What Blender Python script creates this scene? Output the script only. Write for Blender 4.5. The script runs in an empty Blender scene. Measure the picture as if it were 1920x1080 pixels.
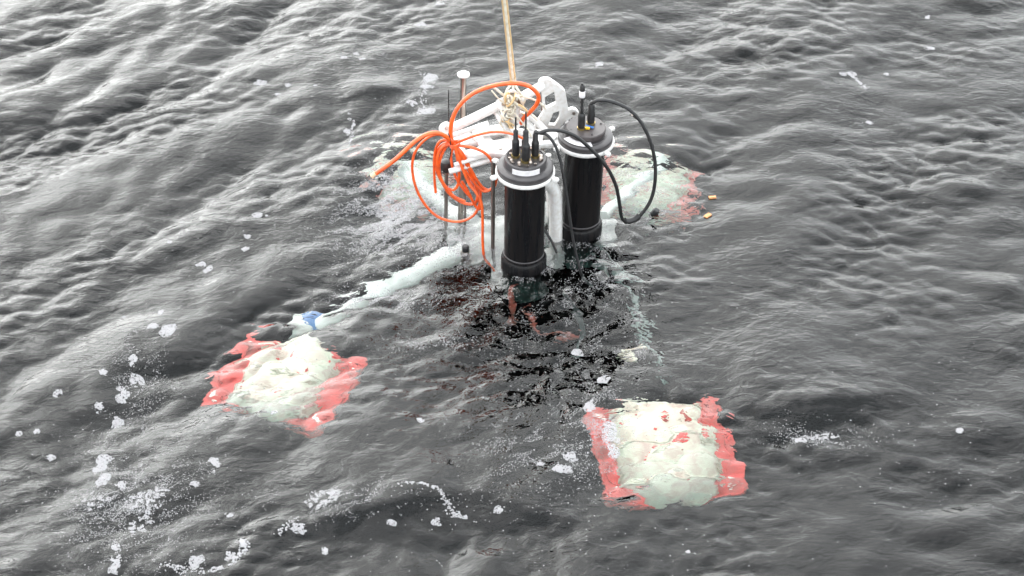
import bpy, bmesh, math, random
import numpy as np
from mathutils import Vector, Matrix

# ------------------------------------------------------------------ camera
sc = bpy.context.scene
COL = sc.collection
rad = math.radians
DIST, PITCH, FPX = 9.0, rad(38.0), 3753.0          # FPX: focal length for a 1920 px wide frame
CAM = Vector((0.0, -DIST * math.cos(PITCH), DIST * math.sin(PITCH)))
cam_d = bpy.data.cameras.new('camera')
cam = bpy.data.objects.new('camera', cam_d)
COL.objects.link(cam)
cam.location = CAM
cam.rotation_euler = (math.pi / 2 - PITCH, 0, 0)
cam_d.sensor_width = 36.0
cam_d.lens = FPX / 1920 * 36.0
cam_d.clip_start = 0.1
cam_d.clip_end = 3000
cam_d.dof.use_dof = True
cam_d.dof.focus_distance = 8.7
cam_d.dof.aperture_fstop = 8.0
sc.camera = cam

# ------------------------------------------------------------------ world, sun, exposure
SUN_EL, SUN_AZ = rad(33), rad(-24)                  # azimuth measured from +y towards +x
world = bpy.data.worlds.new('World')
sc.world = world
world.use_nodes = True
wn, wl = world.node_tree.nodes, world.node_tree.links
wn.clear()
w_out = wn.new('ShaderNodeOutputWorld')
w_bg = wn.new('ShaderNodeBackground')
w_sky = wn.new('ShaderNodeTexSky')
w_sky.sky_type = 'NISHITA'
w_sky.sun_disc = False
w_sky.sun_elevation = SUN_EL
w_sky.sun_rotation = SUN_AZ
w_sky.air_density = 1.0
w_sky.dust_density = 4.0
w_sky.ozone_density = 1.0
w_hs = wn.new('ShaderNodeHueSaturation')
w_hs.inputs['Saturation'].default_value = 0.22
# high overcast: the sky's own gradient, evened out by the cloud layer
w_sc1 = wn.new('ShaderNodeVectorMath'); w_sc1.operation = 'SCALE'; w_sc1.inputs['Scale'].default_value = 0.1
w_gam = wn.new('ShaderNodeGamma'); w_gam.inputs['Gamma'].default_value = 0.4
w_sc2 = wn.new('ShaderNodeVectorMath'); w_sc2.operation = 'SCALE'; w_sc2.inputs['Scale'].default_value = 10.0
wl.new(w_sky.outputs[0], w_sc1.inputs[0]); wl.new(w_sc1.outputs[0], w_gam.inputs['Color'])
wl.new(w_gam.outputs[0], w_sc2.inputs[0]); wl.new(w_sc2.outputs[0], w_hs.inputs['Color'])
# broken high cloud: bright patches in front of the hazy sky
w_tc = wn.new('ShaderNodeTexCoord')
w_map = wn.new('ShaderNodeMapping')
w_map.inputs['Scale'].default_value = (1.6, 1.6, 3.4)
w_noise = wn.new('ShaderNodeTexNoise')
w_noise.inputs['Scale'].default_value = 1.7
w_noise.inputs['Detail'].default_value = 6
w_noise.inputs['Roughness'].default_value = 0.55
w_rmp = wn.new('ShaderNodeMapRange')
w_rmp.inputs['From Min'].default_value = 0.38
w_rmp.inputs['From Max'].default_value = 0.66
w_rmp.inputs['To Min'].default_value = 0.8
w_rmp.inputs['To Max'].default_value = 1.35
w_mul = wn.new('ShaderNodeMixRGB')
w_mul.blend_type = 'MULTIPLY'
w_mul.inputs['Fac'].default_value = 1.0
wl.new(w_tc.outputs['Generated'], w_map.inputs['Vector'])
wl.new(w_map.outputs[0], w_noise.inputs['Vector'])
wl.new(w_noise.outputs['Fac'], w_rmp.inputs['Value'])
w_cool = wn.new('ShaderNodeMixRGB'); w_cool.blend_type = 'MULTIPLY'; w_cool.inputs['Fac'].default_value = 1.0
w_cool.inputs['Color2'].default_value = (0.965, 1.0, 1.005, 1)     # cool grey cloud
wl.new(w_hs.outputs[0], w_cool.inputs['Color1']); wl.new(w_cool.outputs[0], w_mul.inputs['Color1'])
wl.new(w_rmp.outputs[0], w_mul.inputs['Color2'])
wl.new(w_mul.outputs[0], w_bg.inputs['Color'])
w_bg.inputs['Strength'].default_value = 0.15
wl.new(w_bg.outputs[0], w_out.inputs['Surface'])

sun_d = bpy.data.lights.new('sun', 'SUN')
sun = bpy.data.objects.new('sun', sun_d)
COL.objects.link(sun)
sun_d.energy = 0.5
sun_d.angle = rad(110)
sun_d.color = (1.0, 0.975, 0.95)
sd = Vector((math.sin(SUN_AZ) * math.cos(SUN_EL), math.cos(SUN_AZ) * math.cos(SUN_EL), math.sin(SUN_EL)))
sun.rotation_euler = sd.to_track_quat('Z', 'Y').to_euler()
sun.location = sd * 20

sc.view_settings.view_transform = 'Standard'
sc.view_settings.look = 'None'
sc.view_settings.gamma = 1
sc.view_settings.use_curve_mapping = False
sc.view_settings.exposure = 1.52
sc.render.engine = 'CYCLES'
cy = sc.cycles
cy.use_denoising = True
cy.max_bounces = 10
cy.transmission_bounces = 8
cy.diffuse_bounces = 3
cy.glossy_bounces = 4
cy.volume_bounces = 1
cy.sample_clamp_indirect = 8
cy.caustics_refractive = True
cy.caustics_reflective = False
cy.blur_glossy = 0.0

# ------------------------------------------------------------------ small maths helpers
def ray(px, py):
    """Direction through a point of the 1920x1080 survey photograph."""
    x, y = (px - 960) / FPX, -(py - 540) / FPX
    c, s = math.cos(PITCH), math.sin(PITCH)
    return Vector((x, c + y * s, -s + y * c))
def atz(px, py, z=0.0):
    d = ray(px, py); t = (z - CAM.z) / d.z
    return CAM + d * t
def aty(px, py, y):
    d = ray(px, py); t = (y - CAM.y) / d.y
    return CAM + d * t

rng = np.random.default_rng(11)
random.seed(5)

# ------------------------------------------------------------------ materials
def mat(name, col, rough=0.5, metal=0.0, noise=0.0, nscale=30, bump=0.0, bscale=80, spec=0.5, coat=0.0, col2=None, stretch=1.0):
    m = bpy.data.materials.new(name); m.use_nodes = True
    n, l = m.node_tree.nodes, m.node_tree.links
    b = n['Principled BSDF']
    b.inputs['Base Color'].default_value = (*col, 1)
    b.inputs['Roughness'].default_value = rough
    b.inputs['Metallic'].default_value = metal
    b.inputs['Specular IOR Level'].default_value = spec
    b.inputs['Coat Weight'].default_value = coat
    b.inputs['Coat Roughness'].default_value = 0.08
    tc = n.new('ShaderNodeTexCoord')
    if noise > 0:
        t = n.new('ShaderNodeTexNoise'); t.inputs['Scale'].default_value = nscale; t.inputs['Detail'].default_value = 6
        ms = n.new('ShaderNodeMapping'); ms.inputs['Scale'].default_value = (1, 1, stretch)
        l.new(tc.outputs['Object'], ms.inputs['Vector']); l.new(ms.outputs[0], t.inputs['Vector'])
        r = n.new('ShaderNodeMapRange'); r.inputs['From Min'].default_value = 0.4; r.inputs['From Max'].default_value = 0.68
        l.new(t.outputs['Fac'], r.inputs['Value'])
        r.inputs['To Max'].default_value = noise
        x = n.new('ShaderNodeMixRGB')
        x.inputs['Color1'].default_value = (*col, 1)
        x.inputs['Color2'].default_value = (*(col2 or tuple(c * 0.5 for c in col)), 1)
        l.new(r.outputs[0], x.inputs['Fac']); l.new(x.outputs[0], b.inputs['Base Color'])
        rr = n.new('ShaderNodeMapRange'); rr.inputs['To Min'].default_value = rough * 0.8; rr.inputs['To Max'].default_value = min(1, rough * 1.35)
        l.new(t.outputs['Fac'], rr.inputs['Value']); l.new(rr.outputs[0], b.inputs['Roughness'])
    if bump > 0:
        t2 = n.new('ShaderNodeTexNoise'); t2.inputs['Scale'].default_value = bscale; t2.inputs['Detail'].default_value = 4
        l.new(tc.outputs['Object'], t2.inputs['Vector'])
        bp = n.new('ShaderNodeBump'); bp.inputs['Strength'].default_value = bump; bp.inputs['Distance'].default_value = 0.002
        l.new(t2.outputs['Fac'], bp.inputs['Height']); l.new(bp.outputs[0], b.inputs['Normal'])
    return m

M = {}
M['white'] = mat('white_painted_metal', (0.8, 0.79, 0.78), 0.32, noise=0.7, nscale=60, bump=0.15, bscale=120, col2=(0.64, 0.60, 0.55), coat=0.3)
M['whitewet'] = mat('white_submerged_metal', (0.78, 0.8, 0.76), 0.4, noise=0.6, nscale=9, col2=(0.5, 0.53, 0.48))
M['greydeck'] = mat('worn_grey_deck', (0.42, 0.42, 0.40), 0.5, noise=0.8, nscale=9, col2=(0.12, 0.12, 0.12))
M['black'] = mat('black_anodised_tube', (0.006, 0.006, 0.007), 0.26, noise=0.6, nscale=42, col2=(0.016, 0.013, 0.012), spec=0.2, stretch=0.07, bump=0.25, bscale=90)
M['cap'] = mat('dark_grey_end_cap', (0.045, 0.041, 0.043), 0.3, noise=0.6, nscale=22, col2=(0.08, 0.072, 0.072), bump=0.2, bscale=200)
M['disc'] = mat('brown_grey_lid', (0.072, 0.06, 0.06), 0.38, noise=0.5, nscale=25, col2=(0.045, 0.04, 0.04))
M['rubber'] = mat('black_rubber', (0.012, 0.012, 0.013), 0.42, noise=0.5, nscale=40, col2=(0.03, 0.028, 0.028), bump=0.3)
M['steel'] = mat('wet_stainless_steel', (0.5, 0.44, 0.4), 0.28, metal=1.0, noise=0.6, nscale=20, col2=(0.28, 0.22, 0.18))
M['rod'] = mat('grey_steel_rod', (0.30, 0.27, 0.25), 0.33, metal=0.9, noise=0.7, nscale=12, col2=(0.16, 0.13, 0.11))
M['brass'] = mat('brass_plug', (0.5, 0.38, 0.16), 0.35, metal=1.0, noise=0.4)
M['label'] = mat('white_name_plate', (0.78, 0.75, 0.76), 0.4, noise=0.25, nscale=60)
M['orange'] = mat('orange_hose_plastic', (0.9, 0.13, 0.018), 0.3, noise=0.85, nscale=34, col2=(0.62, 0.07, 0.012), coat=0.5, bump=0.5, bscale=160)
M['paleend'] = mat('frayed_cut_end', (0.72, 0.5, 0.33), 0.8)
M['rope'] = mat('tan_rope_fibre', (0.74, 0.52, 0.27), 0.85, noise=0.5, nscale=60, col2=(0.5, 0.33, 0.16), bump=0.6, bscale=250)
M['cord'] = mat('pale_rope_fibre', (0.8, 0.74, 0.62), 0.8, noise=0.5, nscale=60, col2=(0.36, 0.3, 0.22), bump=0.5, bscale=250)
M['cream'] = mat('cream_float_shell', (0.80, 0.80, 0.64), 0.5, noise=0.9, nscale=16, col2=(0.60, 0.40, 0.33))
M['red'] = mat('red_float_shell', (0.74, 0.016, 0.006), 0.45, noise=0.9, nscale=13, col2=(0.34, 0.03, 0.015))
M['rust'] = mat('dull_red_strap', (0.30, 0.045, 0.02), 0.6, noise=0.7, nscale=14, col2=(0.10, 0.02, 0.015))
M['blue'] = mat('blue_plastic', (0.04, 0.15, 0.42), 0.4, noise=0.2)
M['yellow'] = mat('yellow_sticker', (0.8, 0.5, 0.03), 0.4)
M['wood'] = mat('orange_brown_chip', (0.62, 0.30, 0.13), 0.7, noise=0.5, nscale=60)

def foam_mat():
    m = bpy.data.materials.new('white_sea_foam'); m.use_nodes = True
    n, l = m.node_tree.nodes, m.node_tree.links
    b = n['Principled BSDF']
    b.inputs['Base Color'].default_value = (0.46, 0.45, 0.46, 1)
    b.inputs['Roughness'].default_value = 0.35
    tr = n.new('ShaderNodeBsdfTransparent'); mx = n.new('ShaderNodeMixShader'); mx.inputs['Fac'].default_value = 0.62
    l.new(tr.outputs[0], mx.inputs[1]); l.new(b.outputs[0], mx.inputs[2]); l.new(mx.outputs[0], n['Material Output'].inputs['Surface'])
    return m
M['foam'] = foam_mat()

def water_mat():
    m = bpy.data.materials.new('sea_water'); m.use_nodes = True
    n, l = m.node_tree.nodes, m.node_tree.links
    n.clear()
    out = n.new('ShaderNodeOutputMaterial')
    g = n.new('ShaderNodeBsdfGlass')
    g.inputs['IOR'].default_value = 1.34
    g.inputs['Roughness'].default_value = 0.0
    g.inputs['Color'].default_value = (1, 1, 1, 1)
    tc = n.new('ShaderNodeTexCoord')
    # capillary ripples, stretched along the wave crests
    mp = n.new('ShaderNodeMapping'); mp.inputs['Rotation'].default_value = (0, 0, rad(-38)); mp.inputs['Scale'].default_value = (17, 27, 17)
    l.new(tc.outputs['Object'], mp.inputs['Vector'])
    t1 = n.new('ShaderNodeTexNoise'); t1.inputs['Scale'].default_value = 1.0; t1.inputs['Detail'].default_value = 2.2; t1.inputs['Roughness'].default_value = 0.5
    t1.inputs['Distortion'].default_value = 0.6
    l.new(mp.outputs[0], t1.inputs['Vector'])
    mp2 = n.new('ShaderNodeMapping'); mp2.inputs['Rotation'].default_value = (0, 0, rad(28)); mp2.inputs['Scale'].default_value = (42, 66, 42)
    l.new(tc.outputs['Object'], mp2.inputs['Vector'])
    t2 = n.new('ShaderNodeTexNoise'); t2.inputs['Scale'].default_value = 1.0; t2.inputs['Detail'].default_value = 1
    l.new(mp2.outputs[0], t2.inputs['Vector'])
    # gusts: ripples strong in some patches, nearly absent in others
    tg = n.new('ShaderNodeTexNoise'); tg.inputs['Scale'].default_value = 1.3; tg.inputs['Detail'].default_value = 3
    l.new(tc.outputs['Object'], tg.inputs['Vector'])
    rg = n.new('ShaderNodeMapRange'); rg.inputs['From Min'].default_value = 0.35; rg.inputs['From Max'].default_value = 0.65
    rg.inputs['To Min'].default_value = 0.4; rg.inputs['To Max'].default_value = 1.0
    l.new(tg.outputs['Fac'], rg.inputs['Value'])
    b1 = n.new('ShaderNodeBump'); b1.inputs['Distance'].default_value = 0.0066
    b2 = n.new('ShaderNodeBump'); b2.inputs['Distance'].default_value = 0.0009
    l.new(rg.outputs[0], b1.inputs['Strength']); l.new(rg.outputs[0], b2.inputs['Strength'])
    l.new(t1.outputs['Fac'], b1.inputs['Height']); l.new(t2.outputs['Fac'], b2.inputs['Height'])
    l.new(b1.outputs[0], b2.inputs['Normal'])
    l.new(b2.outputs[0], g.inputs['Normal'])
    l.new(g.outputs[0], out.inputs['Surface'])
    pv = n.new('ShaderNodeVolumePrincipled')
    pv.inputs['Color'].default_value = (0.17, 0.42, 0.36, 1)
    pv.inputs['Absorption Color'].default_value = (0.30, 0.50, 0.44, 1)
    pv.inputs['Density'].default_value = 0.7
    pv.inputs['Anisotropy'].default_value = 0.3
    l.new(pv.outputs[0], out.inputs['Volume'])
    return m
M['water'] = water_mat()

# ------------------------------------------------------------------ object helpers
def tag(o, label=None, cat=None, group=None, kind=None):
    if label: o['label'] = label
    if cat: o['category'] = cat
    if group: o['group'] = group
    if kind: o['kind'] = kind
    return o
def empty(name, loc, label, cat, group=None):
    o = bpy.data.objects.new(name, None); COL.objects.link(o)
    o.location = loc; o.empty_display_size = 0.1
    return tag(o, label, cat, group)
def link(name, me, m, parent=None, smooth=True):
    o = bpy.data.objects.new(name, me); COL.objects.link(o)
    if m is not None:
        me.materials.clear(); me.materials.append(m)
    if smooth:
        me.polygons.foreach_set('use_smooth', [True] * len(me.polygons))
        if hasattr(me, 'set_sharp_from_angle'): me.set_sharp_from_angle(angle=rad(38))
    if parent is not None:
        o.parent = parent
        o.matrix_parent_inverse = parent_world(parent).inverted()
    return o
def parent_world(p):
    m = p.matrix_basis.copy()
    return parent_world(p.parent) @ p.matrix_parent_inverse @ m if p.parent is not None else m
def mesh(name, v, f, m, parent=None, smooth=True):
    me = bpy.data.meshes.new(name)
    me.from_pydata([tuple(p) for p in v], [], f); me.update()
    return link(name, me, m, parent, smooth)

def spline(pts, sub=8, closed=False):
    P = [Vector(p) for p in pts]; n = len(P); out = []
    rng_ = range(n if closed else n - 1)
    for i in rng_:
        if closed:
            a, b, c, d = P[i - 1], P[i], P[(i + 1) % n], P[(i + 2) % n]
        else:
            b, c = P[i], P[i + 1]
            a = P[i - 1] if i else b * 2 - c
            d = P[i + 2] if i + 2 < n else c * 2 - b
        for s in range(sub):
            t = s / sub
            out.append(0.5 * ((2 * b) + (c - a) * t + (2 * a - 5 * b + 4 * c - d) * t * t + (3 * b - a - 3 * c + d) * t ** 3))
    if not closed: out.append(P[-1])
    return out
def tube_data(P, r, sides=10, closed=False, v0=0, cap=True):
    n = len(P); V = []; F = []
    rr = r if isinstance(r, (list, tuple)) else [r] * n
    t_prev = (P[1] - P[0]).normalized()
    up = Vector((0, 0, 1)) if abs(t_prev.z) < 0.9 else Vector((1, 0, 0))
    nrm = t_prev.cross(up).normalized()
    for i in range(n):
        if closed: t = (P[(i + 1) % n] - P[i - 1])
        else: t = P[min(i + 1, n - 1)] - P[max(i - 1, 0)]
        t = t.normalized() if t.length > 1e-9 else t_prev
        nrm = (nrm - t * nrm.dot(t)).normalized()
        bn = t.cross(nrm)
        for k in range(sides):
            a = 2 * math.pi * k / sides
            V.append(P[i] + (nrm * math.cos(a) + bn * math.sin(a)) * rr[i])
        t_prev = t
    m = n if closed else n - 1
    for i in range(m):
        j = (i + 1) % n
        for k in range(sides):
            k2 = (k + 1) % sides
            F.append((v0 + i * sides + k, v0 + i * sides + k2, v0 + j * sides + k2, v0 + j * sides + k))
    if cap and not closed:
        F.append(tuple(v0 + k for k in range(sides))[::-1])
        F.append(tuple(v0 + (n - 1) * sides + k for k in range(sides)))
    return V, F
def tubes(name, paths, r, m, parent=None, sides=10, closed=False):
    V, F = [], []
    for p in paths:
        v, f = tube_data(p, r, sides, closed, len(V)); V += v; F += f
    return mesh(name, V, F, m, parent)
def tube(name, pts, r, m, parent=None, sides=12, sub=8, closed=False, smooth=True):
    P = spline(pts, sub, closed) if sub > 1 else [Vector(p) for p in pts]
    return tubes(name, [P], r, m, parent, sides, closed)
def lathe(name, prof, base, m, parent=None, n=48, axis=Vector((0, 0, 1)), arc=(0, 2 * math.pi)):
    """prof: (radius, height) list, turned about the axis through base; solid when it starts/ends at radius 0."""
    q = Vector((0, 0, 1)).rotation_difference(axis)
    full = abs(arc[1] - arc[0] - 2 * math.pi) < 1e-6
    V, F = [], []; nn = n if full else n + 1
    for (r, h) in prof:
        for k in range(nn):
            a = arc[0] + (arc[1] - arc[0]) * k / n
            V.append(base + q @ Vector((r * math.cos(a), r * math.sin(a), h)))
    for i in range(len(prof) - 1):
        for k in range(n):
            k2 = (k + 1) % nn
            F.append((i * nn + k, i * nn + k2, (i + 1) * nn + k2, (i + 1) * nn + k))
    o = mesh(name, V, F, m, parent)
    bm = bmesh.new(); bm.from_mesh(o.data)
    bmesh.ops.remove_doubles(bm, verts=bm.verts, dist=1e-5)
    bmesh.ops.recalc_face_normals(bm, faces=bm.faces)
    bm.to_mesh(o.data); bm.free()
    o.data.polygons.foreach_set('use_smooth', [True] * len(o.data.polygons))
    if hasattr(o.data, 'set_sharp_from_angle'): o.data.set_sharp_from_angle(angle=rad(35))
    return o
def box(name, c, size, m, parent=None, rot=None, bev=0.004):
    bm = bmesh.new(); bmesh.ops.create_cube(bm, size=1)
    for v in bm.verts: v.co = Vector((v.co.x * size[0], v.co.y * size[1], v.co.z * size[2]))
    bmesh.ops.bevel(bm, geom=bm.edges[:], offset=bev, segments=2, affect='EDGES')
    R = rot if rot is not None else Matrix.Identity(3)
    for v in bm.verts: v.co = R @ v.co + Vector(c)
    me = bpy.data.meshes.new(name); bm.to_mesh(me); bm.free()
    return link(name, me, m, parent)
def plate(name, outlines, origin, ux, uy, thick, m, parent=None, bev=0.0025):
    """Flat plate from closed 2-D outlines (first is the rim, the others are openings), in the plane origin+ux,uy."""
    cu = bpy.data.curves.new(name + '_c', 'CURVE'); cu.dimensions = '2D'; cu.fill_mode = 'BOTH'
    cu.extrude = thick / 2; cu.bevel_depth = bev; cu.bevel_resolution = 1
    for ol in outlines:
        s = cu.splines.new('POLY'); s.points.add(len(ol) - 1); s.use_cyclic_u = True
        for p, q in zip(s.points, ol): p.co = (q[0], q[1], 0, 1)
    tmp = bpy.data.objects.new('tmp', cu); COL.objects.link(tmp)
    dg = bpy.context.evaluated_depsgraph_get(); dg.update()
    me = bpy.data.meshes.new_from_object(tmp.evaluated_get(dg)); me.name = name
    bpy.data.objects.remove(tmp); bpy.data.curves.remove(cu)
    ux = Vector(ux).normalized(); uz = ux.cross(Vector(uy)).normalized(); uy = uz.cross(ux)
    for v in me.vertices:
        v.co = Vector(origin) + ux * v.co.x + uy * v.co.y + uz * v.co.z
    return link(name, me, m, parent, smooth=True)
def rounded(pts, r, seg=5):
    """Round the corners of a 2-D outline."""
    out = []; n = len(pts)
    for i in range(n):
        a, b, c = Vector(pts[i - 1]), Vector(pts[i]), Vector(pts[(i + 1) % n])
        rr = min(r, (a - b).length * 0.45, (c - b).length * 0.45)
        p, q = b + (a - b).normalized() * rr, b + (c - b).normalized() * rr
        for s in range(seg + 1):
            t = s / seg
            out.append(p * (1 - t) ** 2 + b * 2 * t * (1 - t) + q * t * t)
    return out

# ------------------------------------------------------------------ the sea surface
N, L = 1024, 8.5
def fft_field():
    k1 = np.fft.fftfreq(N, L / N) * 2 * np.pi
    kx, ky = np.meshgrid(k1, k1, indexing='ij')
    k = np.hypot(kx, ky); k[0, 0] = 1
    th = np.arctan2(ky, kx)
    def spread(t0, p):
        c = np.cos((th - t0) / 1.0)
        return np.abs(c) ** p
    noise = rng.standard_normal((N, N)) + 1j * rng.standard_normal((N, N))
    def band(kp, klo, khi, power, t0, p, slope):
        A = k ** (-power) * np.exp(-(kp / k) ** 2) * spread(t0, p)
        A *= 1 / (1 + (klo / k) ** 8) * np.exp(-(k / khi) ** 2)
        A[0, 0] = 0
        H = A * noise
        sx = np.fft.ifft2(1j * kx * H).real; sy = np.fft.ifft2(1j * ky * H).real
        s = math.sqrt((sx ** 2 + sy ** 2).mean())
        return H * (slope / s)
    d0 = rad(-50)                                    # travel direction of the main waves
    def fields(H):
        return [np.fft.ifft2(H).real, np.fft.ifft2(-1j * kx / k * H).real, np.fft.ifft2(-1j * ky / k * H).real]
    def nxt(i, ax):
        nonlocal noise
        noise = np.roll(noise, i, ax)
    H = band(2 * np.pi / 1.15, 2.6, 13, 1.6, d0, 2.5, 0.075); nxt(77, 0)
    H = H + band(2 * np.pi / 0.34, 10, 36, 2.1, d0 + rad(12), 1.4, 0.105); nxt(177, 1)
    left = fields(H)
    left_s = fields(band(2 * np.pi / 0.13, 26, 120, 2.6, d0 - rad(22), 1.4, 0.105)); nxt(55, 0)
    # right of the lander the wind chop crosses at another angle and is less ordered
    G = band(2 * np.pi / 1.3, 2.4, 12, 1.6, d0 + rad(6), 2, 0.065); nxt(91, 1)
    G = G + band(2 * np.pi / 0.32, 9, 36, 2.1, d0 - rad(32), 1.2, 0.09); nxt(191, 0)
    right = fields(G)
    right_s = fields(band(2 * np.pi / 0.12, 26, 120, 2.6, d0 - rad(50), 1.4, 0.105)); nxt(333, 0)
    # a finer, direction-less chop, used only where the gear stirs the water
    c = np.fft.ifft2(band(2 * np.pi / 0.17, 20, 80, 2.0, 0, 0, 0.27)).real; nxt(33, 1)
    g = np.fft.ifft2(band(2 * np.pi / 1.2, 2, 12, 2.2, d0, 1, 0.1)).real
    g = np.clip(0.85 + 0.6 * g / g.std(), 0.08, 1.8)  # gusts: rippled patches beside glassy ones
    return left, right, left_s, right_s, c, g
FL, FR, FLS, FRS, FC, FG = fft_field()
def samp(F, x, y):
    u, v = (x / L) % 1.0 * N, (y / L) % 1.0 * N
    i, j = np.floor(u).astype(int), np.floor(v).astype(int)
    a, b = u - i, v - j
    i %= N; j %= N; i2, j2 = (i + 1) % N, (j + 1) % N
    return (F[i, j] * (1 - a) + F[i2, j] * a) * (1 - b) + (F[i, j2] * (1 - a) + F[i2, j2] * a) * b
def pxw(px, py):
    p = atz(px, py, 0); return p.x, p.y
def seg_dist(x, y, a, b):
    ax, ay = a; bx, by = b
    vx, vy = bx - ax, by - ay; l2 = vx * vx + vy * vy
    t = np.clip(((x - ax) * vx + (y - ay) * vy) / l2, 0, 1)
    dx, dy = x - ax - vx * t, y - ay - vy * t
    d = np.hypot(dx, dy)
    lat = (vx * (y - ay) - vy * (x - ax)) / math.sqrt(l2)
    return d, lat / (d + 1e-3), t
RIDGES = []      # (a, b, height, width on the far side, width on the near side)
def ridge(pa, pb, h, wf, wn_): RIDGES.append((pxw(*pa), pxw(*pb), h, wf, wn_))
ridge((560, 985), (880, 925), 0.075, 0.5, 0.13)
ridge((880, 925), (1120, 1000), 0.04, 0.4, 0.12)
ridge((1380, 790), (1660, 745), 0.07, 0.35, 0.14)
ridge((1240, 760), (1700, 560), 0.03, 0.25, 0.3)
ridge((640, 185), (760, 165), 0.06, 0.28, 0.12)
def stir(x, y):
    s = np.zeros_like(x)
    for (px, py, sx, sy, w) in ((1020, 560, .30, .42, .8), (1120, 480, .25, .25, .85), (880, 430, .30, .30, .75), (760, 370, .22, .25, .6),
                                (1060, 720, .22, .35, .8), (950, 1010, .75, .22, .55), (1560, 820, .3, .14, .5), (1200, 350, .2, .25, .12), (545, 700, .4, .35, .48), (1260, 820, .4, .45, .5), (720, 560, .4, .25, .6), (700, 350, .3, .3, .6), (180, 880, .5, .4, .25)):
        cx, cy_ = pxw(px, py)
        s = np.maximum(s, w * np.exp(-(((x - cx) / sx) ** 2 + ((y - cy_) / sy) ** 2)))
    return s
CH = 0.95
def calm(x, y):
    """The smooth back of the swell in front of the lander and the calmer water over the floats."""
    c = np.ones_like(x)
    for (px, py, sx, sy, w) in ((640, 860, .55, .35, .75), (1210, 340, .35, .4, .45), (1560, 680, .5, .3, .6), (330, 560, .3, .25, .4), (1780, 160, .6, .25, .5)):
        cx, cy_ = pxw(px, py)
        c = np.minimum(c, 1 - w * np.exp(-(((x - cx) / sx) ** 2 + ((y - cy_) / sy) ** 2)))
    return c
def near(x, y, spots):
    s = np.zeros_like(x)
    for (px, py, sx, sy) in spots:
        cx, cy_ = pxw(px, py)
        s = np.maximum(s, np.exp(-(((x - cx) / sx) ** 2 + ((y - cy_) / sy) ** 2)))
    return s
def surf(u, v):
    """Displaced surface point for the flat coordinates (u, v)."""
    far = 1 / (1 + (np.maximum(np.hypot(u, v - .4) - 6, 0) / 12) ** 2)
    cm = calm(u, v)
    amp = far * (0.25 + 0.75 * cm) * (1.0 + 0.3 * np.sin(u * 1.7 + 1.3 * np.sin(v * 1.1 + .5) + 2.0) * np.sin(v * 1.9 + 1.1 * np.sin(u * 1.4) + .6))
    small = far * cm * (samp(FG, u, v) + 0.8 * near(u, v, ((545, 705, .42, .36), (1245, 820, .42, .45), (720, 560, .4, .22))))
    m = 1 / (1 + np.exp(-(u - .25 + .25 * v + .3 * np.sin(v * 2.1)) / .28))
    mix = lambda i: (samp(FL[i], u, v) * (1 - m) + samp(FR[i], u, v) * m) * amp + (samp(FLS[i], u, v) * (1 - m) + samp(FRS[i], u, v) * m) * small
    h = mix(0)
    x = u + CH * mix(1)
    y = v + CH * mix(2)
    z = h + samp(FC, u, v) * stir(u, v)
    for (a, b, hh, wf, wn_) in RIDGES:
        d, s, t = seg_dist(u, v, a, b)
        left = s if (b[0] - a[0]) > 0 else -s
        w = wn_ + (wf - wn_) * (0.5 + 0.5 * left * np.clip(d / 0.05, 0, 1))
        z = z + hh * np.exp(-(np.sqrt(d * d + 4e-4) / w) ** 1.35) * (0.35 + 0.65 * np.sin(np.pi * np.clip(t, .04, .96)))
    return x, y, z
def at_surf(x, y):
    """Height of the sea at the world position (x, y)."""
    u, v = x.copy(), y.copy()
    for _ in range(6):
        X, Y, Z = surf(u, v)
        u, v = u - (X - x), v - (Y - y)
    return surf(u, v)[2]

def axis(lo, hi, step, grow, far):
    c = list(np.arange(lo, hi + 1e-6, step))
    s = step; a = c[-1]; R_ = []
    while a < far: s *= grow; a += s; R_.append(a)
    s = step; a = c[0]; L_ = []
    while a > -far: s *= grow; a -= s; L_.append(a)
    return np.array(L_[::-1] + c + R_)
GX = axis(-3.1, 3.1, 0.0088, 1.09, 900)
GY = axis(-2.1, 3.0, 0.0088, 1.09, 900)
U, V_ = np.meshgrid(GX, GY, indexing='ij')
X, Y, Z = surf(U, V_)
nx, ny = U.shape
me = bpy.data.meshes.new('sea')
co = np.stack([X, Y, Z], -1).reshape(-1, 3).astype(np.float32)
ii = np.arange(nx * ny).reshape(nx, ny)
q = np.stack([ii[:-1, :-1], ii[1:, :-1], ii[1:, 1:], ii[:-1, 1:]], -1).reshape(-1, 4)
me.vertices.add(len(co)); me.vertices.foreach_set('co', co.ravel())
me.loops.add(q.size); me.loops.foreach_set('vertex_index', q.ravel().astype(np.int32))
me.polygons.add(len(q)); me.polygons.foreach_set('loop_start', np.arange(0, q.size, 4, dtype=np.int32))
me.update(calc_edges=True)
me.polygons.foreach_set('use_smooth', [True] * len(q))
sea = bpy.data.objects.new('sea', me); COL.objects.link(sea)
me.materials.append(M['water'])
tag(sea, 'choppy dark grey sea surface with small waves', kind='structure')

#PART2
# ------------------------------------------------------------------ lander frame
ZP = 0.49                                                   # height of the clamp deck above the water
HB = [atz(982, 492, 0), atz(1087, 428, 0)]                  # where the two housings stand
fr = empty('lander_frame', (0.1, 0.3, 0), 'white welded lander frame with steel rods, half sunk in the sea under the tan rope', 'frame')
W = M['white']; WW = M['whitewet']

def hole(cx, cy_, r, n=14):
    return [(cx + r * math.cos(2 * math.pi * k / n), cy_ + r * math.sin(2 * math.pi * k / n)) for k in range(n)]

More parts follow.
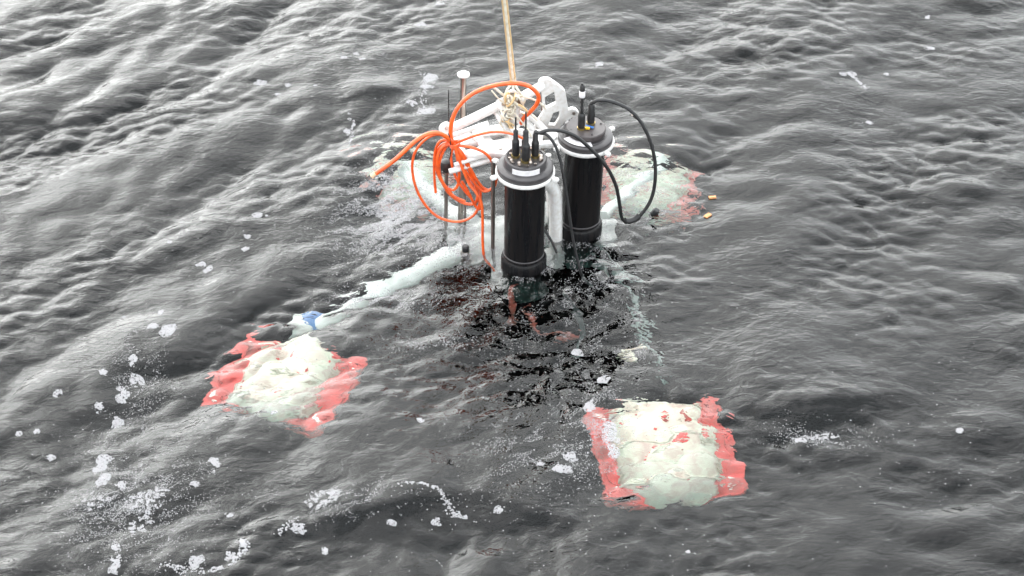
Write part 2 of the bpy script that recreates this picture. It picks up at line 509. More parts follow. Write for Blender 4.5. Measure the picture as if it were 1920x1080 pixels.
# long diagonal top beam, in two lengths that meet at the lifting point
A0, A1 = aty(842, 243, 0.43), aty(938, 197, 0.47)
B0, B1 = aty(972, 186, 0.50), aty(1018, 160, 0.57)
b1 = tube('top_beam', [A0, A1], 0.021, W, fr, sides=16, sub=1)
tube('top_beam', [B0, B1], 0.022, W, fr, sides=16, sub=1)
for (px, py, Yd) in ((836, 241, 0.425), (942, 196, 0.46)):
    c = aty(px, py, Yd)
    ax_ = Vector((0.25, -0.75, 0.6)).normalized()
    e = lathe('beam_lug', [(0, -.016), (.026, -.016), (.030, -.012), (.030, .012), (.026, .016), (0, .016)], c, W, fr, n=28, axis=ax_)
    lathe('bolt', [(0, .0), (.009, .0), (.009, .008), (0, .008)], c + ax_ * .016, M['steel'], e, n=6, axis=ax_)

# the cut-out side bracket
YB = 0.60
o0 = aty(1045, 205, YB)
def bp(px, py):
    p = aty(px, py, YB); return (p.x - o0.x, p.z - o0.z)
rim = [bp(*p) for p in ((1009, 146), (1013, 141), (1020, 140), (1028, 141), (1036, 147), (1052, 160), (1058, 168), (1061, 185), (1065, 207),
                        (1072, 204), (1079, 206), (1084, 212), (1083, 218), (1070, 222), (1058, 229), (1050, 240), (1040, 246), (1010, 250), (1000, 246),
                        (1004, 232), (1014, 215), (1019, 206), (1018, 198), (1016, 175), (1014, 158), (1009, 152))]
op1 = rounded([bp(*p) for p in ((1019, 176), (1039, 164), (1043, 191), (1022, 201))], 0.008)
op2 = rounded([bp(*p) for p in ((1036, 209), (1051, 204), (1049, 222), (1041, 236), (1027, 234))], 0.008)
br = plate('side_bracket', [rim, op1, op2], o0, (1, 0.10, 0), (0, -.12, 1), 0.016, W, fr)
for (px, py) in ((1019, 148), (1076, 212), (1012, 238)):
    lathe('bolt', [(0, 0), (.008, 0), (.008, .007), (0, .007)], aty(px, py, YB - .012 + (px - 1045) / 420 * .1), M['steel'], br, n=6, axis=Vector((0, -1, 0.1)))

# clamp deck: plate with openings plus bars
o1 = atz(905, 275, ZP)
def dp(px, py):
    p = atz(px, py, ZP); return (p.x - o1.x, p.y - o1.y)
rim = rounded([dp(*p) for p in ((846, 262), (880, 250), (938, 236), (962, 255), (1003, 246), (1046, 252), (1050, 272), (1012, 274), (962, 296), (925, 290), (880, 296), (850, 283))], 0.018)
h1 = rounded([dp(*p) for p in ((915, 259), (945, 250), (952, 262), (925, 268))], 0.01)
h2 = rounded([dp(*p) for p in ((868, 275), (896, 268), (900, 279), (872, 286))], 0.01)
h3 = rounded([dp(*p) for p in ((1018, 256), (1034, 256), (1036, 266), (1016, 268))], 0.008)
dk = plate('deck_plate', [rim, h1, h2, h3], o1, (1, 0, 0), (0, 1, 0), 0.02, W, fr)
for (px, py) in ((860, 266), (933, 243), (905, 285), (938, 280), (1000, 254)):
    c = atz(px, py, ZP + .01)
    lathe('bolt', [(0, 0), (.009, 0), (.009, .008), (0, .008)], c, M['steel'], dk, n=6)
tube('deck_bar', [atz(838, 258, ZP + .03), atz(915, 231, ZP + .05)], 0.012, W, fr, sub=1)
tube('deck_bar', [atz(842, 322, ZP - .06), atz(928, 297, ZP - .03)], 0.013, W, fr, sub=1)
tube('deck_bar', [atz(852, 309, ZP - .02), atz(935, 283, ZP)], 0.010, W, fr, sub=1)
tube('deck_bar', [atz(880, 243, ZP + .02), atz(892, 262, ZP + .02)], 0.008, W, fr, sub=1)
tube('deck_bar', [atz(905, 250, ZP + .03), atz(962, 246, ZP + .03), atz(1000, 252, ZP + .03)], 0.016, W, fr)
tube('deck_bar', [aty(1000, 244, .5), aty(975, 215, .5), aty(958, 200, .49)], 0.017, W, fr)
tube('deck_bar', [aty(930, 210, .47), aty(945, 235, .42), atz(965, 262, ZP + .01)], 0.013, W, fr)
tube('deck_bar', [aty(990, 215, .5), aty(1010, 232, .5), atz(1040, 262, ZP + .01)], 0.015, W, fr)

# curved white leg between the housings
tube('leg', [atz(1012, 340, .36), aty(1030, 346, .37), aty(1040, 362, .385), aty(1042, 400, .39), aty(1042, 470, .39), aty(1041, 540, .39)],
     0.031, W, fr, sides=18)
tube('leg', [aty(1028, 290, .55), aty(1030, 360, .56), aty(1032, 520, .56)], 0.014, W, fr, sides=12)

# vertical steel rods
def rod(px, ptop, pbot, dx=0, r=0.010, nm='rod', m=None):
    b = atz(px, pbot, 0); t = aty(px + dx, ptop, b.y)
    return tube(nm, [t, b, b + (b - t) * 0.6], r, m or M['rod'], fr, sub=1, sides=14), t
r1, t1 = rod(864, 140, 405, 5, 0.0135, m=M['steel'])
lathe('rod_cap', [(0, -.006), (.024, -.006), (.028, -.003), (.028, .004), (.024, .007), (0, .008)], t1, W, fr, n=28)
r2, t2 = rod(836, 318, 421, 1, 0.009)
rod(924, 300, 466, 1, 0.0095)
tube('rod', [aty(1018, 172, .66), aty(1016, 560, .66)], 0.010, M['steel'], fr, sub=1, sides=14)
rod(872, 300, 420, 1, 0.006)
lathe('rod_knob', [(0, -.03), (.018, -.028), (.029, -.012), (.031, .006), (.024, .024), (.010, .031), (0, .032)], t2 + Vector((0, -.01, .03)), M['rubber'], fr, n=26)
lathe('rod_collar', [(.009, -.01), (.02, -.01), (.02, 0), (.009, 0)], t2 + Vector((0, -.01, -.0)), M['steel'], fr, n=20)
wb = aty(842, 245, .44)
tube('whip_antenna', [wb, aty(841, 168, .44)], 0.0028, M['rubber'], fr, sub=1, sides=6)

# submerged lower deck and arms
ZL = -.17
o2 = atz(960, 440, ZL)
def lp(px, py):
    p = atz(px, py, ZL); return (p.x - o2.x, p.y - o2.y)
rim = rounded([lp(*p) for p in ((838, 430), (870, 418), (920, 440), (1000, 405), (1060, 400), (1150, 435), (1158, 470), (1095, 490), (1040, 500), (1000, 545), (925, 548), (915, 512), (868, 522), (838, 495))], 0.03)
h2 = rounded([lp(*p) for p in ((1000, 450), (1030, 440), (1045, 490), (1010, 500))], 0.012)
plate('lower_deck', [rim, h2], o2, (1, 0, 0), (0, 1, 0), 0.02, M['greydeck'], fr)
pl = atz(873, 474, 0)
sk = lathe('deck_socket', [(0, -.09), (.024, -.09), (.024, -.004), (.016, .004), (.012, .008), (0, .008)], pl, M['steel'], fr, n=20)
lathe('socket_cap', [(.014, .0), (.0165, .005), (.0165, .03), (.012, .036), (0, .037)], pl + Vector((0, 0, .006)), M['rubber'], sk, n=20)
ARM = 0.05
def arm(pts, r=ARM, m=WW, nm='arm'):
    return tube(nm, pts, r, m, fr, sides=16)
arm([atz(872, 488, -.14), atz(735, 560, -.22), atz(603, 645, -.32), atz(560, 660, -.42)])
arm([atz(1110, 480, -.3), atz(1170, 590, -.55), atz(1215, 730, -.7), atz(1240, 800, -.75)], .011, M['greydeck'])
arm([atz(1130, 420, -.12), atz(1190, 385, -.3), atz(1230, 360, -.45)], .03)
arm([atz(870, 425, -.10), atz(800, 385, -.22), atz(760, 360, -.4)], .04)
tube('arm_clamp', [atz(603, 645, -.32), atz(590, 652, -.34)], .058, M['blue'], fr, sub=1, sides=20)
box('arm_bracket', atz(1190, 690, -.22), (.11, .035, .03), M['cream'], fr, Matrix.Rotation(.4, 3, 'Z'))
box('arm_bracket', atz(1180, 712, -.25), (.07, .02, .03), M['cream'], fr)
# red straps and drop weight under the lander
tube('red_strap', [atz(964, 555, -.12), atz(958, 600, -.2), atz(962, 640, -.3)], .014, M['rust'], fr)
tube('red_strap', [atz(990, 620, -.24), atz(1020, 660, -.28), atz(1060, 655, -.26), atz(1090, 650, -.24)], .012, M['rust'], fr)
tube('hanging_cable', [atz(1060, 560, -.06), atz(1090, 640, -.2), atz(1080, 720, -.4)], .014, M['rubber'], fr)
tube('lower_strut', [atz(1120, 520, -.25), atz(1150, 600, -.6)], .016, M['greydeck'], fr, sub=1)

# ------------------------------------------------------------------ pressure housings
def lug(c, dirv, par):
    R_ = Matrix.Rotation(math.atan2(dirv.y, dirv.x), 3, 'Z')
    l_ = box('clamp_lug', c + dirv * .012, (.030, .022, .020), W, par, R_, .005)
    return l_
def connector(name, base, h1, h2, r1_, r2_, par, antenna=0.0, m=None):
    m = m or M['rubber']
    c = lathe(name, [(0, 0), (r1_ * .92, 0), (r1_, .004), (r1_, h1 - .006), (r1_ * .9, h1), (r2_, h1 + .006), (r2_ * .95, h1 + h2 - .006), (r2_ * .7, h1 + h2), (0, h1 + h2)], base + Vector((0, 0, .008)), m, par, n=22)
    lathe('plug_ring', [(r1_ * .8, -.0), (r1_ * 1.15, -.0), (r1_ * 1.15, .009), (r1_ * .8, .009)], base, M['brass'], c, n=22)
    if antenna > 0:
        tube('antenna', [base + Vector((0, 0, h1 + h2)), base + Vector((0, 0, h1 + h2 + antenna))], .0036, M['rubber'], c, sub=1, sides=8)
    return c
def housing(base, top_px, label, i):
    top = aty(*top_px, base.y)
    ax_ = (top - base).normalized(); H = (top - base).length
    h = empty('pressure_housing', base, label, 'pressure housing', 'black pressure housings clamped to the lander frame')
    def up(z): return base + ax_ * z
    lathe('tube', [(0, -.30), (.088, -.30), (.0905, -.297), (.0905, H - .02), (.08, H - .012), (0, H - .012)], base, M['black'], h, n=72, axis=ax_)
    e = lathe('lower_cap', [(.091, .05), (.098, .047), (.104, .035), (.1045, -.05), (.098, -.062), (.0912, -.062)], base, M['black'], h, n=64, axis=ax_)
    lathe('seal_ring', [(.0912, .066), (.0935, .064), (.0935, .059), (.0912, .057)], base, M['cap'], e, n=64, axis=ax_)
    cap = lathe('end_cap', [(.089, H - .040), (.117, H - .036), (.1235, H - .028), (.125, H - .012), (.1235, H - .004), (.117, H + .001), (.098, H + .003), (.096, H + .006), (0, H + .006)], base, M['cap'], h, n=72, axis=ax_)
    lid = lathe('lid', [(.0935, H + .006), (.0935, H + .034), (.0905, H + .040), (.083, H + .041), (.082, H + .037), (0, H + .037)] if i == 0 else
                [(.080, H + .006), (.080, H + .018), (.090, H + .022), (.0905, H + .036), (.087, H + .041), (0, H + .041)], base, M['cap'] if i == 0 else M['disc'], h, n=72, axis=ax_)
    ring = lathe('clamp_ring', [(.1215, H - .044), (.131, H - .044), (.133, H - .040), (.133, H - .031), (.131, H - .027), (.1245, H - .027)], base, W, h, n=72, axis=ax_)
    angs = (-158, -28, 62, 150) if i == 0 else (-150, -50, 35, 120)
    for a in angs:
        d = Vector((math.cos(rad(a)), math.sin(rad(a)), 0))
        l_ = lug(up(H - .03) + d * .138, d, ring)
    # curved name plate on the camera side of the lid
    if i == 0:
        lathe('name_plate', [(.0945, H + .005), (.0965, H + .005), (.0965, H + .031), (.0945, H + .031), (.0945, H + .005)], base, M['label'], h, n=18, axis=ax_, arc=(rad(-90 - 37), rad(-90 + 40)))
        for k in range(12):
            a = rad(k * 30 + 8)
            lathe('cap_bolt', [(0, 0), (.0062, 0), (.0062, .007), (0, .008)], up(H + .039) + Vector((math.cos(a), math.sin(a), 0)) * .070, M['steel'], lid, n=8)
        Lz = H + .037
        connector('connector', up(Lz) + Vector((-.043, .012, 0)), .075, .055, .0165, .011, h, .075)
        connector('connector', up(Lz) + Vector((.001, -.026, 0)), .080, .075, .0185, .0125, h, .10)
        connector('connector', up(Lz) + Vector((.043, .010, 0)), .070, .045, .0165, .012, h)
        connector('connector', up(Lz) + Vector((-.004, .045, 0)), .055, .03, .013, .009, h)
        for (dx, dy, rr) in ((.068, -.018, .010), (-.062, -.030, .008), (.022, -.050, .008), (-.028, -.052, .008)):
            lathe('vent_plug', [(0, 0), (rr, 0), (rr, .012), (rr * .6, .017), (0, .017)], up(Lz) + Vector((dx, dy, 0)), M['steel'], lid, n=14)
    else:
        lathe('name_plate', [(.083, H + .0075), (.113, H + .0055), (.113, H + .0080), (.083, H + .0100), (.083, H + .0075)], base, M['label'], h, n=20, axis=ax_, arc=(rad(-90 - 62), rad(-90 + 14)))
        Lz = H + .041
        c = connector('connector', up(Lz) + Vector((-.022, -.020, 0)), .070, .004, .0165, .009, h)
        b = up(Lz) + Vector((-.022, -.020, .072))
        tube('antenna', [b, b + Vector((.001, 0, .115))], .0072, M['rubber'], h, sub=1, sides=14)
        w_ = lathe('antenna_band', [(.0073, .096), (.0125, .097), (.0135, .103), (.0135, .124), (.0115, .129), (0, .129)], b, M['label'], h, n=20)
        lathe('antenna_tip', [(.0115, .129), (.0115, .150), (.0085, .158), (.006, .160), (.006, .168), (0, .169)], b, M['rubber'], h, n=20)
        connector('connector', up(Lz) + Vector((.022, .022, 0)), .055, .042, .0175, .015, h)
        st = box('blue_tag', up(Lz) + Vector((.015, -.012, .006)), (.040, .014, .004), M['blue'], h, Matrix.Rotation(-.45, 3, 'Z'), .001)
        box('yellow_tag', up(Lz) + Vector((.006, -.026, .007)), (.020, .012, .010), M['yellow'], h, Matrix.Rotation(-.2, 3, 'Z'), .002)
        for a in (20, 110, 200, 290):
            lathe('vent_plug', [(0, 0), (.005, 0), (.005, .003), (0, .003)], up(Lz) + Vector((math.cos(rad(a)), math.sin(rad(a)), 0)) * .072, M['cap'], lid, n=10)
    return h, up, H
h0, up0, H0 = housing(HB[0], (985, 309), 'front black cylinder housing with a cluster of cable plugs and thin antennas on its lid', 0)
h1_, up1, H1 = housing(HB[1], (1098, 251), 'rear black cylinder housing with white banded antenna and blue and yellow tag on its lid', 1)

# ------------------------------------------------------------------ floats
def float_ball(c, K_, yaw, label, flip=0.0, wing=.30):
    """Loaf-shaped cream shell over a wider red base; K_ scales the whole float, wing is the half width of the base."""
    f = empty('float_buoy', c, label, 'float', 'submerged floats on the arms of the lander')
    tilt = Matrix.Rotation(flip, 3, 'X') @ Matrix.Rotation(yaw, 3, 'Z')
    up_ = tilt @ Vector((0, 0, 1))
    pw = lambda q, e: math.copysign(abs(q) ** e, q)
    def loaf(t, a, A, B, Hh, off=0.0):
        r_ = math.sin(t) ** .75
        return c + tilt @ Vector(((A + off) * r_ * pw(math.cos(a), .72), (B + off) * r_ * pw(math.sin(a), .72), (Hh + off) * math.cos(t)))
    def shell(name, A, B, Hh, m, sgn=1, par=f, rim=0.0):
        nt, na = 14, 56
        V = [c + tilt @ Vector((0, 0, sgn * Hh))]; F = []
        for i in range(1, nt + 1):
            for k in range(na):
                p = loaf(math.pi / 2 * i / nt, 2 * math.pi * k / na, A, B, sgn * Hh)
                V.append(p)
        for k in range(na):
            V.append(V[1 + (nt - 1) * na + k] - up_ * sgn * .03)
        for k in range(na):
            k2 = (k + 1) % na
            F.append((0, 1 + k, 1 + k2))
            for i in range(nt):
                F.append((1 + i * na + k, 1 + (i + 1) * na + k, 1 + (i + 1) * na + k2, 1 + i * na + k2))
        if sgn < 0: F = [q_[::-1] for q_ in F]
        return mesh(name, V, F, m, par)
    A, B, Hh = .20 * K_, .262 * K_, .15 * K_
    dome = shell('dome', A, B, Hh, M['cream'])
    shell('lower_shell', wing * K_ * .96, .225 * K_, .17 * K_, M['red'], -1)
    e1, e2 = wing * K_, .235 * K_
    ol = rounded([(-e1, -e2), (-e1 * .7, -e2 * 1.04), (e1 * .7, -e2 * 1.04), (e1, -e2), (e1 * 1.03, 0), (e1, e2), (e1 * .7, e2 * 1.04), (-e1 * .7, e2 * 1.04), (-e1, e2), (-e1 * 1.03, 0)], .03 * K_, 4)
    fl = plate('flange', [ol], c - up_ * .02, tilt @ Vector((1, 0, 0)), tilt @ Vector((0, 1, 0)), .035, M['red'], f, .008)
    for sy in (-.72, -.4, 0, .4, .72):               # raised ribs across the shell
        pts = []
        for i in range(-9, 10):
            t = abs(i) / 9 * math.pi / 2 * .96
            base_ = loaf(t, 0 if i > 0 else math.pi, A * (1 - .12 * sy * sy), B, Hh * (1 - .35 * sy * sy), .003)
            pts.append(base_ + tilt @ Vector((0, B * sy * 1.0, 0)) - up_ * Hh * .12 * abs(sy))
        tube('rib', pts, .010 * K_, M['cream'], dome, sides=8, sub=1)
    rr_ = random.Random(int(yaw * 100) + 3)
    for k in range(16):
        a = rr_.uniform(0, 6.28); t = rr_.uniform(.1, 1.05)
        p = loaf(t, a, A, B, Hh, .003)
        n_ = (loaf(t + .02, a, A, B, Hh) - loaf(t - .02, a, A, B, Hh)).cross(loaf(t, a + .02, A, B, Hh) - loaf(t, a - .02, A, B, Hh)).normalized()
        if n_.z < 0: n_ = -n_
        s1, s2 = rr_.uniform(.007, .020), rr_.uniform(.004, .009)
        q_ = n_.to_track_quat('Z', 'Y').to_matrix()
        ol = [(s1 * math.cos(w) * rr_.uniform(.5, 1.3), s2 * math.sin(w) * rr_.uniform(.5, 1.3)) for w in [i * 2 * math.pi / 9 for i in range(9)]]
        plate('red_mark', [ol], p, q_ @ Vector((1, 0, 0)), q_ @ Vector((0, 1, 0)), .006, M['red'], f, .001)
    for sx in (-1, 1):
        for sy in (-1, 1):
            p = c + tilt @ Vector((sx * e1 * .86, sy * e2 * .8, 0))
            lathe('flange_bolt', [(0, .0), (.012, 0), (.012, .016), (0, .016)], p, M['steel'], fl, n=8, axis=up_)
    return f
float_ball(atz(538, 762, -.36), .98, rad(-20), 'cream and red float under the water at the end of the thick white arm', .12, .30)
float_ball(atz(1240, 890, -.36), 1.12, rad(8), 'cream and red float under the water nearest the viewer, white foam touching its left side', .10, .255)
float_ball(atz(1208, 462, -.86), .92, rad(-12), 'pale float dimly seen under the water behind the looping black cable', .05, .25)
float_ball(atz(775, 460, -1.0), .8, .8, 'faint float deep in the churned water behind the coiled orange hose', .05, .22)

# ------------------------------------------------------------------ orange hose
hr = empty('orange_hose', atz(848, 270, .5), 'bright orange hose coiled in loose loops and tied to the corner of the white frame', 'hose')
O = M['orange']
def OP(lst, y0=.36, y1=None):
    y1 = y0 if y1 is None else y1
    n = len(lst)
    out = []
    for i, p in enumerate(lst):
        yy = y0 + (y1 - y0) * i / (n - 1) + (p[2] if len(p) > 2 else 0)
        out.append(aty(p[0], p[1], yy))
    return out
tube('hose_arch', OP([(848, 268), (845, 250), (848, 225), (858, 203), (875, 184), (895, 171), (920, 162), (945, 157), (968, 156), (990, 161), (1004, 171), (1010, 183), (1006, 196), (995, 209), (983, 220), (976, 232)], .34, .42), .0098, O, hr, 12, 10)
tube('hose_tail', OP([(848, 268), (836, 256), (818, 249), (798, 253), (775, 268), (740, 300), (697, 331)], .33, .22), .0098, O, hr, 12, 10)
tube('cut_end', OP([(704, 325), (697, 331)], .222, .22), .0115, M['paleend'], hr, 12, 1)
loops = [
    ([(850, 270), (838, 258), (818, 252), (797, 262), (780, 282), (773, 308), (776, 338), (786, 366), (802, 390), (822, 407), (848, 415), (872, 413), (891, 400), (900, 378), (901, 350)], .34, .34, .0062),
    ([(850, 272), (838, 263), (824, 266), (816, 284), (814, 310), (815, 340), (817, 361)], .35, .35, .0062),
    ([(852, 272), (838, 268), (824, 277), (818, 300), (820, 322), (830, 343), (845, 356), (857, 350), (861, 330), (858, 300), (853, 276)], .36, .33, .0068),
    ([(850, 270), (840, 272), (829, 288), (823, 312), (828, 338), (842, 362), (862, 377), (880, 383), (893, 378), (895, 360), (885, 330), (868, 296), (854, 274)], .35, .31, .0072),
    ([(852, 272), (866, 286), (878, 308), (892, 334), (906, 352), (920, 356), (929, 345), (930, 325), (922, 302), (908, 286), (886, 277), (862, 273)], .32, .30, .0068),
    ([(852, 272), (858, 292), (868, 318), (880, 345), (893, 362), (903, 382), (905, 420), (905, 450), (908, 485), (916, 503), (928, 522)], .31, .22, .0066),
    ([(851, 270), (862, 300), (872, 326), (886, 350), (898, 372), (899, 392), (890, 384), (878, 360), (866, 340)], .33, .32, .0062),
    ([(852, 270), (860, 285), (868, 312), (884, 336), (902, 356), (914, 358), (924, 352)], .315, .30, .0066),
    ([(852, 272), (846, 290), (848, 312), (856, 335), (870, 356), (884, 372)], .345, .33, .0062),
    ([(850, 271), (832, 274), (821, 292), (821, 318), (832, 345), (850, 367), (872, 378)], .34, .32, .0066),
    ([(852, 270), (870, 262), (895, 253), (925, 247), (955, 250), (975, 257), (990, 264)], .34, .20, .0058),
]
for pts, a, b, r in loops:
    tube('hose_loop', OP(pts, a, b), r, O, hr, 10, 9)
ct = aty(853, 271, .325)
for k in range(3):
    tube('cable_tie', [ct + Vector((.020 * math.cos(t), .022 * math.sin(t), .006 * k - .006 + .004 * math.cos(t))) for t in [i * math.pi / 6 for i in range(12)]], .0042, O, hr, 8, 3, closed=True)
tube('tie_cord', OP([(841, 250), (844, 262), (845, 285), (842, 300)], .315), .0028, M['rubber'], hr, 6, 6)

# ------------------------------------------------------------------ black cables
cA = up0(H0 + .037) + Vector((.043, .010, .125)); cB = up1(H1 + .041) + Vector((.022, .022, .10))
c1 = empty('black_cable', cB, 'thick black cable looping far out to the right of the rear cylinder housing', 'cable', 'black cables on the lander')
pts = [cA - Vector((0, 0, .03)), cA + Vector((.002, 0, .0))] + OP([(1012, 249), (1030, 244), (1055, 246), (1080, 256), (1102, 274), (1125, 297), (1143, 322), (1156, 352), (1162, 385), (1165, 405), (1171, 414)], .20, .32) \
    + OP([(1184, 413), (1199, 405), (1215, 385), (1225, 360), (1229, 325), (1226, 290), (1216, 256), (1201, 228), (1183, 208), (1162, 196), (1140, 189), (1122, 188), (1112, 192)], .34, .43) + [cB + Vector((0, 0, .012)), cB - Vector((0, 0, .01))]
tube('cable_run', pts, .0082, M['rubber'], c1, 12, 9)
tube('cable_splice', OP([(1172, 414), (1180, 414), (1190, 411), (1199, 404)], .325, .345), .0145, M['rubber'], c1, 14, 4)
tube('cable_sleeve', OP([(1187, 214), (1194, 221)], .415), .0095, M['rod'], c1, 12, 1)
c2 = empty('black_cable', cA, 'thin black cable dropping in front of the rear cylinder housing straight into the churned water', 'cable', 'black cables on the lander')
tube('cable_run', [cA - Vector((.002, -.004, .03)), cA + Vector((.0, .004, .004))] + OP([(1012, 250), (1024, 252), (1037, 266), (1047, 288), (1054, 318), (1060, 350), (1066, 390), (1073, 440), (1081, 480), (1092, 520), (1110, 556)], .21, .10), .0066, M['rubber'], c2, 10, 9)
c3 = empty('black_cable', atz(1026, 445, .05), 'short black cable end crossing the curved white leg at the waterline', 'cable', 'black cables on the lander')
tube('cable_run', OP([(1018, 425), (1024, 436), (1034, 452), (1044, 474)], .30, .26), .006, M['rubber'], c3, 8, 6)
c4 = empty('black_plug', atz(1228, 400, 0), 'small black plug at the waterline right of the cable splice', 'plug')
p = atz(1228, 398, .0)
lathe('plug_body', [(0, -.04), (.014, -.04), (.017, -.01), (.017, .012), (.012, .02), (0, .021)], p, M['rubber'], c4, n=18, axis=Vector((.4, -.2, .8)).normalized())
tube('plug_tail', [p + Vector((-.01, 0, -.02)), p + Vector((-.06, -.06, -.05)), p + Vector((-.12, -.09, -.03))], .006, M['rubber'], c4, 8, 6)

# ------------------------------------------------------------------ lifting rope, shackle and lashings
eye = aty(962, 158, .49)
rp = empty('lifting_rope', eye, 'tan twisted rope coming down from above to lift the white lander frame', 'rope')
top = Vector((eye.x - .55, eye.y - 1.2, 7.5))
d_ = (top - eye)
def twisted(a, b, off, r, turns, name, m, par, r_s=None, n=None):
    n = n or int((b - a).length / .012)
    u_ = (b - a).normalized().cross(Vector((0, 1, 0))).normalized(); v_ = (b - a).normalized().cross(u_)
    paths = []
    for s in range(3):
        P = []
        for i in range(n + 1):
            t = i / n; ph = 2 * math.pi * (s / 3 + turns * t)
            P.append(a + (b - a) * t + off + (u_ * math.cos(ph) + v_ * math.sin(ph)) * r)
        paths.append(P)
    return tubes(name, paths, r_s or r * 1.05, m, par, sides=6)
for k, (ox, oy, m_) in enumerate(((-.0085, 0, 'rope'), (.0, -.006, 'cord'), (.0085, .002, 'rope'))):
    twisted(eye + Vector((0, 0, .02)), top, Vector((ox * .82, oy, 0)), .0036, 150, 'rope_fall', M[m_], rp)
for (x0, q1, q2) in ((-.0085, (951, 168), (945, 184)), (0, (962, 170), (957, 190)), (.0085, (971, 168), (979, 180))):
    a = eye + Vector((x0, 0, .03))
    tube('rope_leg', [a, eye + Vector((x0 * 1.1, 0, 0)), aty(*q1, .475), aty(*q2, .465)], .0055, M['cord'], rp, 8, 8)
sh = empty('lifting_shackle', aty(962, 190, .46), 'steel shackle and white release block knotted with pale cord where the rope meets the frame', 'shackle')
c = aty(962, 188, .45)
tube('bow', [c + Vector((.028 * math.cos(t), -.008, .038 * math.sin(t) + .010)) for t in [rad(a) for a in range(-40, 221, 20)]], .0075, M['steel'], sh, 12, 4)
tube('pin', [c + Vector((-.036, -.008, -.016)), c + Vector((.036, -.008, -.016))], .007, M['steel'], sh, 12, 1)
lathe('pin_head', [(0, -.006), (.012, -.006), (.012, .006), (0, .006)], c + Vector((.038, -.008, -.016)), M['steel'], sh, n=6, axis=Vector((1, 0, 0)))
box('release_block', aty(962, 212, .45), (.052, .05, .11), W, sh, Matrix.Rotation(.25, 3, 'Y'), .010)
box('release_block', aty(978, 222, .46), (.05, .045, .06), M['label'], sh, Matrix.Rotation(-.5, 3, 'Y'), .010)
lathe('release_eye', [(.010, -.006), (.024, -.006), (.026, 0), (.024, .006), (.010, .006), (.010, -.006)], aty(960, 178, .455), W, sh, n=26, axis=Vector((.3, -1, .3)).normalized())
lathe('release_eye', [(.008, -.006), (.020, -.006), (.022, 0), (.020, .006), (.008, .006), (.008, -.006)], aty(968, 232, .42), W, sh, n=26, axis=Vector((-.2, -1, .5)).normalized())
lz = empty('rope_lashing', aty(960, 205, .43), 'pale cord lashings knotted round the release block, loose ends sticking out', 'lashing')
K = M['cord']
tube('loose_end', OP([(921, 160), (935, 171), (950, 184), (962, 196)], .42), .0062, K, lz, 8, 6)
tube('loose_end', OP([(922, 170), (934, 184), (948, 196)], .44), .0035, K, lz, 8, 6)
tube('loose_end', OP([(966, 178), (985, 182), (1004, 188), (1017, 197), (1023, 204)], .42, .5), .0048, K, lz, 8, 6)
tube('loose_end', OP([(962, 190), (980, 203), (998, 216), (1008, 225)], .41), .0062, K, lz, 8, 6)
tube('loose_end', OP([(965, 212), (978, 228), (990, 244), (996, 256)], .40), .004, K, lz, 8, 6)
tube('loose_end', OP([(950, 205), (942, 218), (938, 232), (946, 244)], .41), .0045, K, lz, 8, 6)
rr_ = random.Random(8)
for k in range(13):
    cx, cy_ = rr_.uniform(945, 978), rr_.uniform(176, 236)
    a0 = rr_.uniform(0, 3.14); ea, eb = rr_.uniform(7, 15), rr_.uniform(4, 8)
    P = []
    for i in range(10):
        t = i / 10 * 2 * math.pi
        P.append(aty(cx + ea * math.cos(t) * math.cos(a0) - eb * math.sin(t) * math.sin(a0), cy_ + ea * math.cos(t) * math.sin(a0) + eb * math.sin(t) * math.cos(a0), .43 + .035 * math.sin(t + k)))
    tube('cord_turn', P, rr_.uniform(.0032, .0052), K if k % 3 else M['rope'], lz, 8, 4, closed=True)
for k in range(6):
    cc = aty(rr_.uniform(948, 974), rr_.uniform(185, 228), .42)
    s_ = rr_.uniform(.010, .016)
    P = [cc + Vector((s_ * math.sin(t) * (1 + .5 * math.cos(2 * t)), .6 * s_ * math.cos(3 * t), s_ * math.cos(t + .5))) for t in [i * math.pi / 6 for i in range(12)]]
    tube('cord_knot', P, .0055, K, lz, 8, 3, closed=True)

# ------------------------------------------------------------------ floating chips
def chip(px, py, sx, sy, yaw, label):
    p = atz(px, py, 0); z = float(at_surf(np.array([p.x]), np.array([p.y]))[0])
    rr = random.Random(px)
    bm = bmesh.new(); bmesh.ops.create_cube(bm, size=1)
    bmesh.ops.subdivide_edges(bm, edges=bm.edges[:], cuts=2, use_grid_fill=True)
    for v in bm.verts:
        v.co = Vector((v.co.x * sx, v.co.y * sy, v.co.z * .008)) + Vector((rr.uniform(-1, 1), rr.uniform(-1, 1), rr.uniform(-.5, .5))) * .0022
        v.co = Matrix.Rotation(yaw, 3, 'Z') @ v.co
    me_ = bpy.data.meshes.new('wood_chip'); bm.to_mesh(me_); bm.free()
    o = link('wood_chip', me_, M['wood'], None, False)
    o.location = (p.x, p.y, z + .004)
    tag(o, label, 'wood chip', 'orange brown chips floating right of the lander')
chip(1336, 367, .034, .016, .1, 'small pale orange chip floating right of the rear float, the farther one')
chip(1327, 402, .036, .020, .8, 'small brighter orange chip floating right of the rear float, the nearer and tilted one')

